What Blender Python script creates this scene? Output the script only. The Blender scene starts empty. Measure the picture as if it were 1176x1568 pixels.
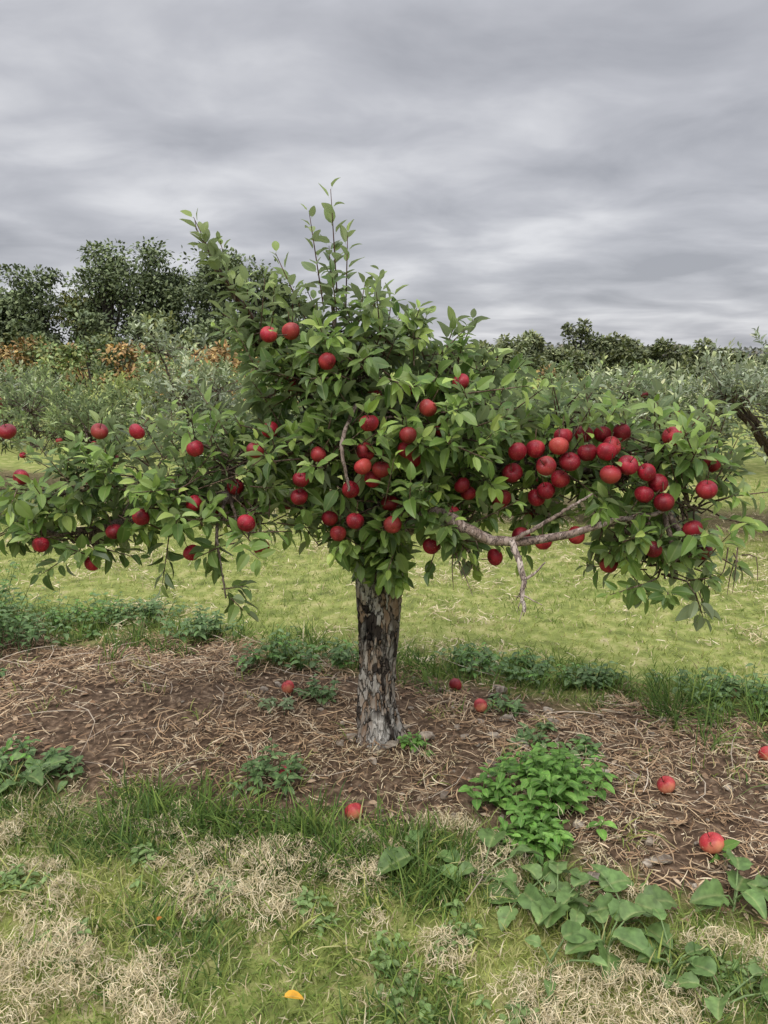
import bpy, math, numpy as np
from mathutils import Vector
rng = np.random.default_rng(7)
scene = bpy.context.scene
R = math.radians

# ------------------------------------------------------------------ helpers
def link(o):
    scene.collection.objects.link(o); return o
def empty(name, loc=(0,0,0)):
    e = bpy.data.objects.new(name, None); e.location = loc; e.empty_display_size = .2
    return link(e)
_lat = rng.random((256,256))
def vnoise(x, y, f=1.0, o=0):
    x = np.asarray(x)*f + 31.7 + o*17.3; y = np.asarray(y)*f + 11.9 + o*7.1
    xi = np.floor(x).astype(int); yi = np.floor(y).astype(int)
    fx = x-xi; fy = y-yi; fx = fx*fx*(3-2*fx); fy = fy*fy*(3-2*fy)
    a=_lat[xi%256,yi%256]; b=_lat[(xi+1)%256,yi%256]; c=_lat[xi%256,(yi+1)%256]; d=_lat[(xi+1)%256,(yi+1)%256]
    return (a*(1-fx)+b*fx)*(1-fy)+(c*(1-fx)+d*fx)*fy
def fbm(x,y,f=1.0,o=0):
    return (vnoise(x,y,f,o)*.5+vnoise(x,y,f*2.1,o+1)*.3+vnoise(x,y,f*4.3,o+2)*.2)
def norm(v):
    return v/np.maximum(np.linalg.norm(v,axis=-1,keepdims=True),1e-9)
def sst(a,b,x):
    t=np.clip((x-a)/(b-a),0,1); return t*t*(3-2*t)

class Acc:
    def __init__(s): s.V=[];s.F=[];s.C=[];s.n=0
    def add(s,V,F,C=None):
        V=np.asarray(V,dtype=np.float32).reshape(-1,3)
        s.V.append(V); s.F.append(np.asarray(F)+s.n)
        if C is None: C=np.ones((len(V),4),np.float32)
        s.C.append(np.asarray(C,dtype=np.float32).reshape(-1,4)); s.n+=len(V)
    def build(s,name,mat,parent=None,smooth=True):
        V=np.concatenate(s.V);F=np.concatenate(s.F).astype(np.int32);C=np.concatenate(s.C)
        me=bpy.data.meshes.new(name)
        me.vertices.add(len(V)); me.vertices.foreach_set('co',V.ravel())
        me.loops.add(F.size); me.loops.foreach_set('vertex_index',F.ravel())
        me.polygons.add(len(F)); me.polygons.foreach_set('loop_start',np.arange(0,F.size,4,dtype=np.int32))
        me.polygons.foreach_set('use_smooth',np.full(len(F),smooth))
        me.update(calc_edges=True)
        at=me.color_attributes.new('col','FLOAT_COLOR','POINT'); at.data.foreach_set('color',C.ravel())
        me.materials.append(mat)
        o=link(bpy.data.objects.new(name,me))
        if parent is not None: o.parent=parent
        return o

def tube(acc,P,rad,sides=6,col=(1,1,1),cap=True,lump=0.0):
    P=np.asarray(P,float); n=len(P); rad=np.broadcast_to(np.asarray(rad,float),(n,))
    T=norm(np.gradient(P,axis=0)); ref=np.array([0.31,.95,.1]) if abs(T[0][2])>.7 else np.array([0,0,1.])
    A=norm(np.cross(T,ref)); B=np.cross(T,A)
    th=np.arange(sides)/sides*2*math.pi
    rr=rad[:,None]*(1+lump*(rng.random((n,sides))-.5))
    V=P[:,None,:]+rr[...,None]*(np.cos(th)[None,:,None]*A[:,None,:]+np.sin(th)[None,:,None]*B[:,None,:])
    i=np.arange(n-1)[:,None]*sides; j=np.arange(sides)[None,:]; k=(j+1)%sides
    F=np.stack([i+j,i+k,i+sides+k,i+sides+j],-1).reshape(-1,4)
    C=np.ones((n*sides,4)); C[:,:3]=col
    acc.add(V,F,C)
def resample(P,n,wob=0.0):
    P=np.asarray(P,float); m=len(P)
    Q=np.vstack([2*P[0]-P[1],P,2*P[-1]-P[-2]]); out=[]
    for t in np.linspace(0,m-1-1e-6,n):
        i=int(t);u=t-i;p0,p1,p2,p3=Q[i],Q[i+1],Q[i+2],Q[i+3]
        out.append(.5*((2*p1)+(-p0+p2)*u+(2*p0-5*p1+4*p2-p3)*u*u+(-p0+3*p1-3*p2+p3)*u**3))
    out=np.array(out)
    if wob: out[1:]+= (rng.random((n-1,3))-.5)*wob
    return out

def leaf_tpl(S,W,cols=1):
    s=[];x=[];F=[]
    for half in (-1,1):
        for i in range(len(S)):
            for c in range(cols+1):
                s.append(S[i]); x.append(half*W[i]*c/cols)
    nr=len(S);w=cols+1
    for h in range(2):
        o=h*nr*w
        for i in range(nr-1):
            for c in range(cols):
                q=[o+i*w+c,o+i*w+c+1,o+(i+1)*w+c+1,o+(i+1)*w+c]
                F.append(q if h==1 else q[::-1])
    return np.array(s),np.array(x),np.array(F)
LEAF=leaf_tpl([0,.12,.16,.32,.52,.72,.88,1],[.05,.06,.45,.9,1,.82,.45,.03])
LEAF_LO=leaf_tpl([0,.4,.8,1],[.08,1,.6,.05])
def add_leaves(acc,pos,d,nrm,L,wr,fold,curl,col,tpl=LEAF,wave=0.0):
    S,X,F=tpl; k=len(pos)
    if k==0: return
    d=norm(d); x=norm(np.cross(d,nrm)); n=np.cross(x,d)
    L=np.broadcast_to(L,(k,))[:,None]; wr=np.broadcast_to(wr,(k,))[:,None]
    fold=np.broadcast_to(fold,(k,))[:,None]; curl=np.broadcast_to(curl,(k,))[:,None]
    lx=X[None]*wr*L*.5*(1-.25*np.abs(fold)); lz=np.abs(X)[None]*fold*wr*L*.5-curl*L*(S**2)[None]
    if wave:
        ph=rng.random((k,1))*6.28
        lz=lz+wave*L*np.sin(S[None]*11+ph+X[None]*2)*np.abs(X)[None]**2
        lx=lx*(1+wave*1.5*np.sin(S[None]*17+ph*2))
    ly=L*S[None]*(1-.35*np.abs(curl)*S[None])
    V=pos[:,None,:]+lx[...,None]*x[:,None]+ly[...,None]*d[:,None]+lz[...,None]*n[:,None]
    m=len(S)
    FF=(F[None]+(np.arange(k)*m)[:,None,None]).reshape(-1,4)
    C=np.empty((k,m,4)); C[...,:3]=col[:,None,:]; C[...,3]=np.abs(X)[None]
    acc.add(V,FF,C)
def add_blades(acc,pos,d,L,w,bend,col,rows=4):
    k=len(pos); S=np.linspace(0,1,rows)[None,:]
    L=L[:,None];b=bend[:,None]
    a=.25*b+b*S
    ds=L/(rows-1)
    hx=np.cumsum(np.sin(a)*ds,1)-np.sin(a[:,:1])*ds; hz=np.cumsum(np.cos(a)*ds,1)-np.cos(a[:,:1])*ds
    ctr=np.zeros((k,rows,3)); ctr[...,0]=pos[:,None,0]+d[:,None,0]*hx; ctr[...,1]=pos[:,None,1]+d[:,None,1]*hx; ctr[...,2]=pos[:,None,2]+hz
    tw=rng.random(k)*6.28
    side=np.stack([np.cos(tw),np.sin(tw),np.zeros(k)],-1)
    ww=(w[:,None]*.5*np.array([.75,1,.75,.12] if rows==4 else [1,.8,.12])[None])[...,None]
    V=np.stack([ctr-side[:,None]*ww,ctr+side[:,None]*ww],2)
    f=[]
    for i in range(rows-1): f.append([2*i,2*i+1,2*i+3,2*i+2])
    FF=(np.array(f)[None]+(np.arange(k)*rows*2)[:,None,None]).reshape(-1,4)
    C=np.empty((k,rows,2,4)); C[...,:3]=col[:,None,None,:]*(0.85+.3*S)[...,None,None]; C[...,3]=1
    acc.add(V,FF,C)
def add_sticks(acc,pos,az,L,w,col,lift=.01,tilt=.15,kink=1.6):
    k=len(pos); rows=4; t=np.linspace(-.5,.5,rows)[None]
    k1=(rng.random((k,1))-.5)*kink
    a=az[:,None]+k1*t
    tl=(rng.random((k,1))-.5)*2*tilt
    ctr=np.zeros((k,rows,3))
    ctr[...,0]=pos[:,None,0]+np.cos(a)*t*L[:,None]; ctr[...,1]=pos[:,None,1]+np.sin(a)*t*L[:,None]
    ctr[...,2]=pos[:,None,2]+rng.random((k,1))*lift+np.abs(tl)*L[:,None]*.5+tl*t*L[:,None]+(rng.random((k,1)))*.12*L[:,None]*(.25-t*t)
    tw=(rng.random(k)-.5)*1.6
    side=np.stack([-np.sin(az)*np.cos(tw),np.cos(az)*np.cos(tw),np.sin(tw)],-1)
    ww=(w[:,None]*.5*np.array([.7,1,1,.5])[None])[...,None]
    V=np.stack([ctr-side[:,None]*ww,ctr+side[:,None]*ww],2)
    f=[[2*i,2*i+1,2*i+3,2*i+2] for i in range(rows-1)]
    FF=(np.array(f)[None]+(np.arange(k)*rows*2)[:,None,None]).reshape(-1,4)
    C=np.ones((k,rows,2,4)); C[...,:3]=col[:,None,None,:]
    acc.add(V,FF,C)
def pick(k,cols,jit=.15,p=None):
    cols=np.array(cols); c=cols[rng.choice(len(cols),k,p=p)]
    c2=cols[rng.choice(len(cols),k,p=p)]; t=rng.random((k,1))*.5
    return np.clip((c*(1-t)+c2*t)*(1+(rng.random((k,1))-.5)*2*jit),0,1)

# ------------------------------------------------------------------ materials
def newmat(name):
    m=bpy.data.materials.new(name); m.use_nodes=True; nt=m.node_tree; nt.nodes.clear()
    return m,nt,nt.nodes.new,nt.links.new
def foliage_mat(name,trans=.28,rough=.5,spec=.35,back=0,midrib=0,mottle=False):
    m,nt,N,Lk=newmat(name)
    out=N('ShaderNodeOutputMaterial'); at=N('ShaderNodeAttribute'); at.attribute_name='col'
    c=at.outputs['Color']
    if back:
        geo=N('ShaderNodeNewGeometry')
        und=N('ShaderNodeMix'); und.data_type='RGBA'; und.inputs[7].default_value=(.36,.41,.26,1)
        mul=N('ShaderNodeMath'); mul.operation='MULTIPLY'; mul.inputs[1].default_value=back
        Lk(geo.outputs['Backfacing'],mul.inputs[0]); Lk(mul.outputs[0],und.inputs[0]); Lk(c,und.inputs[6]); c=und.outputs[2]
    if midrib:
        rib=N('ShaderNodeMapRange'); rib.inputs[1].default_value=0; rib.inputs[2].default_value=.16; rib.inputs[3].default_value=midrib; rib.inputs[4].default_value=0
        Lk(at.outputs['Alpha'],rib.inputs[0])
        mx=N('ShaderNodeMix'); mx.data_type='RGBA'; mx.inputs[7].default_value=(.38,.42,.17,1)
        Lk(rib.outputs[0],mx.inputs[0]); Lk(c,mx.inputs[6]); c=mx.outputs[2]
    if mottle:
        tc=N('ShaderNodeTexCoord'); no=N('ShaderNodeTexNoise'); no.inputs['Scale'].default_value=45; no.inputs['Detail'].default_value=3
        Lk(tc.outputs['Object'],no.inputs['Vector'])
        hs=N('ShaderNodeHueSaturation'); mr=N('ShaderNodeMapRange'); mr.inputs[1].default_value=.3;mr.inputs[2].default_value=.7; mr.inputs[3].default_value=.65; mr.inputs[4].default_value=1.3
        Lk(no.outputs[0],mr.inputs[0]); Lk(mr.outputs[0],hs.inputs['Value']); Lk(c,hs.inputs['Color']); c=hs.outputs[0]
    b=N('ShaderNodeBsdfPrincipled'); b.inputs['Roughness'].default_value=rough; b.inputs['Specular IOR Level'].default_value=spec
    Lk(c,b.inputs['Base Color'])
    if trans:
        t=N('ShaderNodeBsdfTranslucent'); Lk(c,t.inputs['Color'])
        ms=N('ShaderNodeMixShader'); ms.inputs[0].default_value=trans
        Lk(b.outputs[0],ms.inputs[1]); Lk(t.outputs[0],ms.inputs[2]); Lk(ms.outputs[0],out.inputs[0])
    else: Lk(b.outputs[0],out.inputs[0])
    return m
M_leaf=foliage_mat('apple_leaf',.30,.42,.42,.6,.3)
M_leafbg=foliage_mat('orchard_leaf',.2,.6,.25,.4)
M_grass=foliage_mat('grass_blade',.3,.65,.15)
M_weed=foliage_mat('weed_leaf',.25,.5,.35,.3,.45,True)
M_far=foliage_mat('distant_foliage',0,.9,.05)
M_straw=foliage_mat('dry_straw',0,.75,.15)

def bark_mat(name,cols,scale=1.0,bump=.6,dist=.008):
    m,nt,N,Lk=newmat(name)
    out=N('ShaderNodeOutputMaterial'); b=N('ShaderNodeBsdfPrincipled'); b.inputs['Roughness'].default_value=.9; b.inputs['Specular IOR Level'].default_value=.15
    tc=N('ShaderNodeTexCoord'); mp=N('ShaderNodeMapping'); mp.inputs['Scale'].default_value=(scale,scale,scale*.42)
    Lk(tc.outputs['Object'],mp.inputs[0])
    nz=N('ShaderNodeTexNoise'); nz.inputs['Scale'].default_value=26; nz.inputs['Detail'].default_value=5; Lk(mp.outputs[0],nz.inputs['Vector'])
    mixv=N('ShaderNodeMix'); mixv.data_type='RGBA'; mixv.blend_type='LINEAR_LIGHT'; mixv.inputs[0].default_value=.06
    Lk(mp.outputs[0],mixv.inputs[6]); Lk(nz.outputs['Color'],mixv.inputs[7])
    vo=N('ShaderNodeTexVoronoi'); vo.inputs['Scale'].default_value=30; Lk(mixv.outputs[2],vo.inputs['Vector'])
    ve=N('ShaderNodeTexVoronoi'); ve.feature='DISTANCE_TO_EDGE'; ve.inputs['Scale'].default_value=30; Lk(mixv.outputs[2],ve.inputs['Vector'])
    n2=N('ShaderNodeTexNoise'); n2.inputs['Scale'].default_value=11; n2.inputs['Detail'].default_value=8; n2.inputs['Roughness'].default_value=.65; Lk(mp.outputs[0],n2.inputs['Vector'])
    sp=N('ShaderNodeSeparateColor'); Lk(vo.outputs['Color'],sp.inputs[0])
    ad=N('ShaderNodeMath'); ad.operation='MULTIPLY_ADD'; ad.inputs[1].default_value=.42; Lk(sp.outputs[0],ad.inputs[0])
    m2=N('ShaderNodeMath'); m2.operation='MULTIPLY'; m2.inputs[1].default_value=.66; Lk(n2.outputs[0],m2.inputs[0]); Lk(m2.outputs[0],ad.inputs[2])
    cr=N('ShaderNodeValToRGB'); el=cr.color_ramp.elements
    for i,(p,c) in enumerate(cols):
        e=el[i] if i<2 else el.new(p)
        e.position=p; e.color=(*c,1)
    Lk(ad.outputs[0],cr.inputs[0])
    er=N('ShaderNodeMapRange'); er.inputs[1].default_value=0; er.inputs[2].default_value=.10; er.inputs[3].default_value=.2; er.inputs[4].default_value=1
    Lk(ve.outputs['Distance'],er.inputs[0])
    at=N('ShaderNodeAttribute'); at.attribute_name='col'
    mm=N('ShaderNodeMix'); mm.data_type='RGBA'; mm.blend_type='MULTIPLY'; mm.inputs[0].default_value=1
    Lk(cr.outputs[0],mm.inputs[6]); Lk(er.outputs[0],mm.inputs[7])
    m3=N('ShaderNodeMix'); m3.data_type='RGBA'; m3.blend_type='MULTIPLY'; m3.inputs[0].default_value=1
    Lk(mm.outputs[2],m3.inputs[6]); Lk(at.outputs['Color'],m3.inputs[7])
    inv=N('ShaderNodeMath'); inv.operation='SUBTRACT'; inv.inputs[0].default_value=1; Lk(at.outputs['Alpha'],inv.inputs[1])
    gr=N('ShaderNodeMapping'); gr.inputs['Scale'].default_value=(60,60,6); Lk(tc.outputs['Object'],gr.inputs[0])
    gn=N('ShaderNodeTexNoise'); gn.inputs['Scale'].default_value=1.5; gn.inputs['Detail'].default_value=4; Lk(gr.outputs[0],gn.inputs['Vector'])
    gc=N('ShaderNodeValToRGB'); gc.color_ramp.elements[0].position=.35; gc.color_ramp.elements[0].color=(.2,.18,.15,1); gc.color_ramp.elements[1].position=.6; gc.color_ramp.elements[1].color=(.60,.57,.51,1); Lk(gn.outputs[0],gc.inputs[0])
    m9=N('ShaderNodeMix'); m9.data_type='RGBA'; Lk(inv.outputs[0],m9.inputs[0]); Lk(m3.outputs[2],m9.inputs[6]); Lk(gc.outputs[0],m9.inputs[7])
    Lk(m9.outputs[2],b.inputs['Base Color'])
    hh=N('ShaderNodeMath'); hh.operation='MULTIPLY_ADD'; hh.inputs[1].default_value=.6; Lk(er.outputs[0],hh.inputs[0]); Lk(ad.outputs[0],hh.inputs[2])
    bp=N('ShaderNodeBump'); bp.inputs['Strength'].default_value=bump; bp.inputs['Distance'].default_value=dist; Lk(hh.outputs[0],bp.inputs['Height'])
    Lk(bp.outputs[0],b.inputs['Normal']); Lk(b.outputs[0],out.inputs[0])
    return m
M_bark=bark_mat('flaking_bark',[(.28,(.016,.013,.012)),(.41,(.06,.048,.04)),(.50,(.17,.14,.115)),(.57,(.25,.165,.105)),(.68,(.40,.37,.33))],1.0,1.0,.016)
M_limb=bark_mat('limb_bark',[(.2,(.12,.09,.08)),(.45,(.22,.17,.145)),(.7,(.36,.30,.27)),(.9,(.4,.36,.33))],1.6,.35)

def simple_noise_mat(name,c1,c2,scale,rough=.8,spec=.3,bump=0):
    m,nt,N,Lk=newmat(name)
    out=N('ShaderNodeOutputMaterial'); b=N('ShaderNodeBsdfPrincipled'); b.inputs['Roughness'].default_value=rough; b.inputs['Specular IOR Level'].default_value=spec
    tc=N('ShaderNodeTexCoord'); n=N('ShaderNodeTexNoise'); n.inputs['Scale'].default_value=scale; n.inputs['Detail'].default_value=6
    Lk(tc.outputs['Object'],n.inputs['Vector']); cr=N('ShaderNodeValToRGB')
    cr.color_ramp.elements[0].position=.35; cr.color_ramp.elements[1].position=.65
    cr.color_ramp.elements[0].color=(*c1,1); cr.color_ramp.elements[1].color=(*c2,1)
    Lk(n.outputs[0],cr.inputs[0])
    at=N('ShaderNodeAttribute'); at.attribute_name='col'
    m3=N('ShaderNodeMix'); m3.data_type='RGBA'; m3.blend_type='MULTIPLY'; m3.inputs[0].default_value=1
    Lk(cr.outputs[0],m3.inputs[6]); Lk(at.outputs['Color'],m3.inputs[7]); Lk(m3.outputs[2],b.inputs['Base Color'])
    if bump:
        bp=N('ShaderNodeBump'); bp.inputs['Strength'].default_value=bump; bp.inputs['Distance'].default_value=.01
        Lk(n.outputs[0],bp.inputs['Height']); Lk(bp.outputs[0],b.inputs['Normal'])
    Lk(b.outputs[0],out.inputs[0]); return m
M_stone=simple_noise_mat('stone',(.19,.155,.125),(.42,.38,.32),45,.95,.15,.7)
def apple_mat(name,red,dark,blush,amt):
    m,nt,N,Lk=newmat(name)
    out=N('ShaderNodeOutputMaterial'); b=N('ShaderNodeBsdfPrincipled'); b.inputs['Roughness'].default_value=.47; b.inputs['Specular IOR Level'].default_value=.35
    at=N('ShaderNodeAttribute'); at.attribute_name='col'
    tc=N('ShaderNodeTexCoord'); n=N('ShaderNodeTexNoise'); n.inputs['Scale'].default_value=16; n.inputs['Detail'].default_value=6
    Lk(tc.outputs['Object'],n.inputs['Vector'])
    cr=N('ShaderNodeValToRGB'); cr.color_ramp.elements[0].position=.35; cr.color_ramp.elements[1].position=.66
    cr.color_ramp.elements[0].color=(*dark,1); cr.color_ramp.elements[1].color=(*red,1)
    Lk(n.outputs[0],cr.inputs[0])
    n2=N('ShaderNodeTexNoise'); n2.inputs['Scale'].default_value=8; n2.inputs['Detail'].default_value=4; Lk(tc.outputs['Object'],n2.inputs['Vector'])
    mr=N('ShaderNodeMapRange'); mr.inputs[1].default_value=.50; mr.inputs[2].default_value=.70; mr.inputs[3].default_value=0; mr.inputs[4].default_value=amt; Lk(n2.outputs[0],mr.inputs[0])
    st=N('ShaderNodeMix'); st.data_type='RGBA'; st.blend_type='MULTIPLY'
    m5=N('ShaderNodeMapRange'); m5.inputs[1].default_value=0; m5.inputs[2].default_value=1; m5.inputs[3].default_value=.75; m5.inputs[4].default_value=0; Lk(at.outputs['Alpha'],m5.inputs[0])
    Lk(m5.outputs[0],st.inputs[0]); Lk(cr.outputs[0],st.inputs[6]); st.inputs[7].default_value=(.45,.3,.4,1)
    mx=N('ShaderNodeMix'); mx.data_type='RGBA'; mx.inputs[7].default_value=(*blush,1); Lk(mr.outputs[0],mx.inputs[0]); Lk(st.outputs[2],mx.inputs[6])
    vo=N('ShaderNodeTexVoronoi'); vo.inputs['Scale'].default_value=190; Lk(tc.outputs['Object'],vo.inputs['Vector'])
    m4=N('ShaderNodeMapRange'); m4.inputs[1].default_value=.12; m4.inputs[2].default_value=.24; m4.inputs[3].default_value=.45; m4.inputs[4].default_value=0; Lk(vo.outputs['Distance'],m4.inputs[0])
    my=N('ShaderNodeMix'); my.data_type='RGBA'; my.inputs[7].default_value=(.6,.32,.24,1); Lk(m4.outputs[0],my.inputs[0]); Lk(mx.outputs[2],my.inputs[6])
    m3=N('ShaderNodeMix'); m3.data_type='RGBA'; m3.blend_type='MULTIPLY'; m3.inputs[0].default_value=1
    Lk(my.outputs[2],m3.inputs[6]); Lk(at.outputs['Color'],m3.inputs[7]); Lk(m3.outputs[2],b.inputs['Base Color'])
    Lk(b.outputs[0],out.inputs[0]); return m
M_apple=apple_mat('red_apple_skin',(.48,.020,.042),(.22,.008,.020),(.52,.11,.07),.5)
M_apple2=apple_mat('fallen_apple_skin',(.62,.08,.07),(.42,.03,.04),(.72,.34,.17),.85)

# ------------------------------------------------------------------ ground
def soil(x,y):
    q=y+.29*x; w=(fbm(x,y,1.6,3)-.5)*.75+(vnoise(x,y,9,12)-.5)*.12
    a=sst(2.22,2.42,q+w)*(1-sst(3.62,3.95,q+w*1.2))
    b=sst(7.3,7.8,q+w)*(1-sst(8.8,9.3,q+w))*.8
    return np.maximum(a,b)
def hgt(x,y):
    d=np.sqrt(x*x+y*y)
    h=(fbm(x,y,1.1,5)-.5)*.10+(vnoise(x,y,5.,8)-.5)*.02
    q=y+.29*x
    h+= .03*np.exp(-((q-3.0)/.6)**2)
    h=h*np.exp(-(d/25)**2)
    h+= -1.2*sst(15,60,y)*sst(-5,25,x)
    return h
gx=np.sinh(np.linspace(-6.2,6.2,420))*3.3; gy=np.sinh(np.linspace(-5.2,6.1,420))*3.3+2.8
GX,GY=np.meshgrid(gx,gy)
GZ=hgt(GX,GY); n=420
i=np.arange(n-1)[:,None]*n; j=np.arange(n-1)[None]
F=np.stack([i+j,i+j+1,i+n+j+1,i+n+j],-1).reshape(-1,4)
C=np.ones((n*n,4)); C[:,0]=soil(GX,GY).ravel(); C[:,1]=fbm(GX,GY,2.5,9).ravel(); C[:,2]=np.clip(np.hypot(GX,GY)/40,0,1).ravel()
acc=Acc(); acc.add(np.stack([GX,GY,GZ],-1),F,C)
m,nt,N,Lk=newmat('orchard_ground')
out=N('ShaderNodeOutputMaterial'); b=N('ShaderNodeBsdfPrincipled'); b.inputs['Roughness'].default_value=.95; b.inputs['Specular IOR Level'].default_value=.1
at=N('ShaderNodeAttribute'); at.attribute_name='col'; sp=N('ShaderNodeSeparateColor'); Lk(at.outputs['Color'],sp.inputs[0])
tc=N('ShaderNodeTexCoord')
def noise(s,d=6):
    q=N('ShaderNodeTexNoise'); q.inputs['Scale'].default_value=s; q.inputs['Detail'].default_value=d; Lk(tc.outputs['Object'],q.inputs['Vector']); return q
def ramp(src,cols):
    cr=N('ShaderNodeValToRGB'); el=cr.color_ramp.elements
    for k_,(p,c) in enumerate(cols):
        e=el[k_] if k_<2 else el.new(p)
        e.position=p; e.color=(*c,1)
    Lk(src,cr.inputs[0]); return cr
s1=ramp(noise(34,9).outputs[0],[(.3,(.045,.030,.020)),(.5,(.11,.072,.046)),(.62,(.18,.122,.08)),(.75,(.32,.24,.16))])
g1=ramp(noise(9,8).outputs[0],[(.3,(.11,.13,.04)),(.5,(.22,.25,.07)),(.65,(.36,.34,.14)),(.75,(.44,.38,.22))])
g2=ramp(noise(.35,5).outputs[0],[(.35,(.20,.26,.06)),(.6,(.31,.33,.10))])
mg=N('ShaderNodeMix'); mg.data_type='RGBA'; Lk(sp.outputs[2],mg.inputs[0]); Lk(g1.outputs[0],mg.inputs[6]); Lk(g2.outputs[0],mg.inputs[7])
ms=N('ShaderNodeMix'); ms.data_type='RGBA'; Lk(sp.outputs[0],ms.inputs[0]); Lk(mg.outputs[2],ms.inputs[6]); Lk(s1.outputs[0],ms.inputs[7])
Lk(ms.outputs[2],b.inputs['Base Color'])
bp=N('ShaderNodeBump'); bp.inputs['Strength'].default_value=.9; bp.inputs['Distance'].default_value=.02; Lk(noise(40,8).outputs[0],bp.inputs['Height']); Lk(bp.outputs[0],b.inputs['Normal'])
Lk(b.outputs[0],out.inputs[0])
acc.build('ground',m)

def scat(k,x0,x1,y0,y1):
    x=rng.uniform(x0,x1,k); y=rng.uniform(y0,y1,k); return x,y
def P3(x,y,dz=0): return np.stack([x,y,hgt(x,y)+dz],-1)
def rdir(k):
    a=rng.random(k)*6.283; return np.stack([np.cos(a),np.sin(a)],-1)

# ------------------------------------------------------------------ grass
TAN=[(.60,.50,.31),(.48,.40,.23),(.68,.59,.40),(.38,.31,.17)]
GRN=[(.14,.22,.045),(.20,.29,.06),(.26,.34,.08),(.09,.16,.035)]
DGR=[(.075,.14,.038),(.12,.20,.05),(.16,.24,.065),(.06,.11,.03)]
LIM=[(.40,.44,.12),(.50,.50,.17),(.30,.36,.08),(.56,.52,.24)]
acc=Acc()
k=100000; x,y=scat(k,-2.5,2.5,1.0,3.4)
keep=(rng.random(k)>soil(x,y)*1.05); x=x[keep];y=y[keep]; k=len(x)
def fgdry(x,y): return sst(.475,.585,fbm(x,y,5.5,21)*.6+fbm(x,y,1.9,25)*.4+.03*sst(2.2,1.5,y))
dry=fgdry(x,y); lng=sst(.46,.62,fbm(x,y,2.9,33))*(1-dry*.7)
edge=np.exp(-((y+.29*x-2.2)/.16)**2)*sst(-1.6,-.2,-x)*.9
lng=np.clip(lng+edge,0,1)
L=(.03+.035*rng.random(k)+.085*lng*rng.random(k))*(1-.15*dry)
yel=sst(.42,.62,fbm(x,y,3.7,101))
t=np.clip(.25+.75*yel*(1-lng)+.5*(rng.random(k)-.5),0,1)[:,None]
col=pick(k,GRN)*(1-t)+pick(k,LIM)*t; col=np.where((lng>.6)[:,None]&(rng.random((k,1))<.6),pick(k,DGR),col)
isd=(rng.random(k)<.10+.32*dry)[:,None]; col=np.where(isd,pick(k,TAN),col)
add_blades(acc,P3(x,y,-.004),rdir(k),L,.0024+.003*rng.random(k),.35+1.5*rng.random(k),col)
k=120000; x=rng.uniform(-6,6,k); y=rng.uniform(3.2,9.5,k)
keep=(rng.random(k)>soil(x,y))&(np.abs(x)<y*.62+.3)&(rng.random(k)<1.15-(y-3.2)/9); x=x[keep];y=y[keep];k=len(x)
def lanedry(x,y): return sst(.50,.62,fbm(x,y,2.6,41)*.7+fbm(x*.5,y,5,47)*.3)
dry=lanedry(x,y); lng=np.exp(-((y+.29*x-3.9)/.22)**2)*sst(.3,.6,fbm(x,y,2,50)*1.1)
clump=sst(.45,.65,fbm(x,y,4.5,52))
L=.022+.03*rng.random(k)+.035*clump*rng.random(k)+.10*lng*rng.random(k)
t=np.clip(1.0-lng+.5*(rng.random(k)-.5)-.75*clump,0,1)[:,None]
col=pick(k,GRN)*(1-t)+pick(k,LIM)*t
isd=(rng.random(k)<.06+.38*dry)[:,None]; col=np.where(isd,pick(k,TAN),col)
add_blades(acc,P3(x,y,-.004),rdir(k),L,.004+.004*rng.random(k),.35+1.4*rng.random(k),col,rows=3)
def tufts(n,x0,x1,qc,qs,Lm,m_=26,cols=GRN):
    cx=rng.uniform(x0,x1,n); cy=qc+rng.normal(0,qs,n)-.29*cx
    x=np.repeat(cx,m_)+rng.normal(0,.028,n*m_); y=np.repeat(cy,m_)+rng.normal(0,.028,n*m_); kk=n*m_
    dr=rdir(kk)*.7+np.repeat(rdir(n),m_,0)*.6
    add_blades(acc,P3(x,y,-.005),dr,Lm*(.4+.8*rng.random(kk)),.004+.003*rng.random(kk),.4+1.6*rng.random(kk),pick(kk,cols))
tufts(150,-1.0,.25,2.16,.08,.15,26,DGR+GRN)
tufts(120,-2.2,2.2,1.95,.22,.12,20,GRN+LIM)
tufts(60,-1.6,1.6,1.6,.2,.10,20,GRN)
tufts(130,-2.5,2.4,3.75,.13,.15,26,DGR+GRN)
tufts(55,-2.3,2.0,3.0,.4,.08,12,LIM+GRN)
tufts(50,1.2,2.4,3.55,.15,.22,30,DGR+GRN)
acc.build('grass',M_grass)

acc=Acc()
k=220000; x,y=scat(k,-2.1,2.1,1.2,2.8)
keep=(rng.random(k)<fgdry(x,y)*.8+.02)&(rng.random(k)>soil(x,y)*.9); x=x[keep];y=y[keep];k=len(x)
hump=.045*fgdry(x,y)*vnoise(x,y,16,77)
add_sticks(acc,P3(x,y,.006)+np.stack([0*x,0*x,hump],-1),rng.random(k)*6.28,.010+.028*rng.random(k),.001+.0015*rng.random(k),pick(k,TAN,.35),lift=.02,tilt=1.0,kink=3)
k=55000; x=rng.uniform(-5,5,k); y=rng.uniform(3.7,8,k)
dn=lanedry(x,y); keep=(rng.random(k)<dn*.8+.04)&(rng.random(k)>soil(x,y)); x=x[keep];y=y[keep];k=len(x)
add_sticks(acc,P3(x,y,.015),rng.random(k)*6.28,.025+.035*rng.random(k),.003+.0035*rng.random(k),pick(k,TAN,.2),lift=.025,tilt=.5)
acc.build('grass_clippings',M_straw)
acc=Acc()
STR=[(.52,.38,.23),(.36,.235,.135),(.24,.145,.08),(.66,.55,.38),(.13,.08,.05),(.45,.30,.17)]
k=80000; x,y=scat(k,-3,2.8,1.6,5.2)
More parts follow.
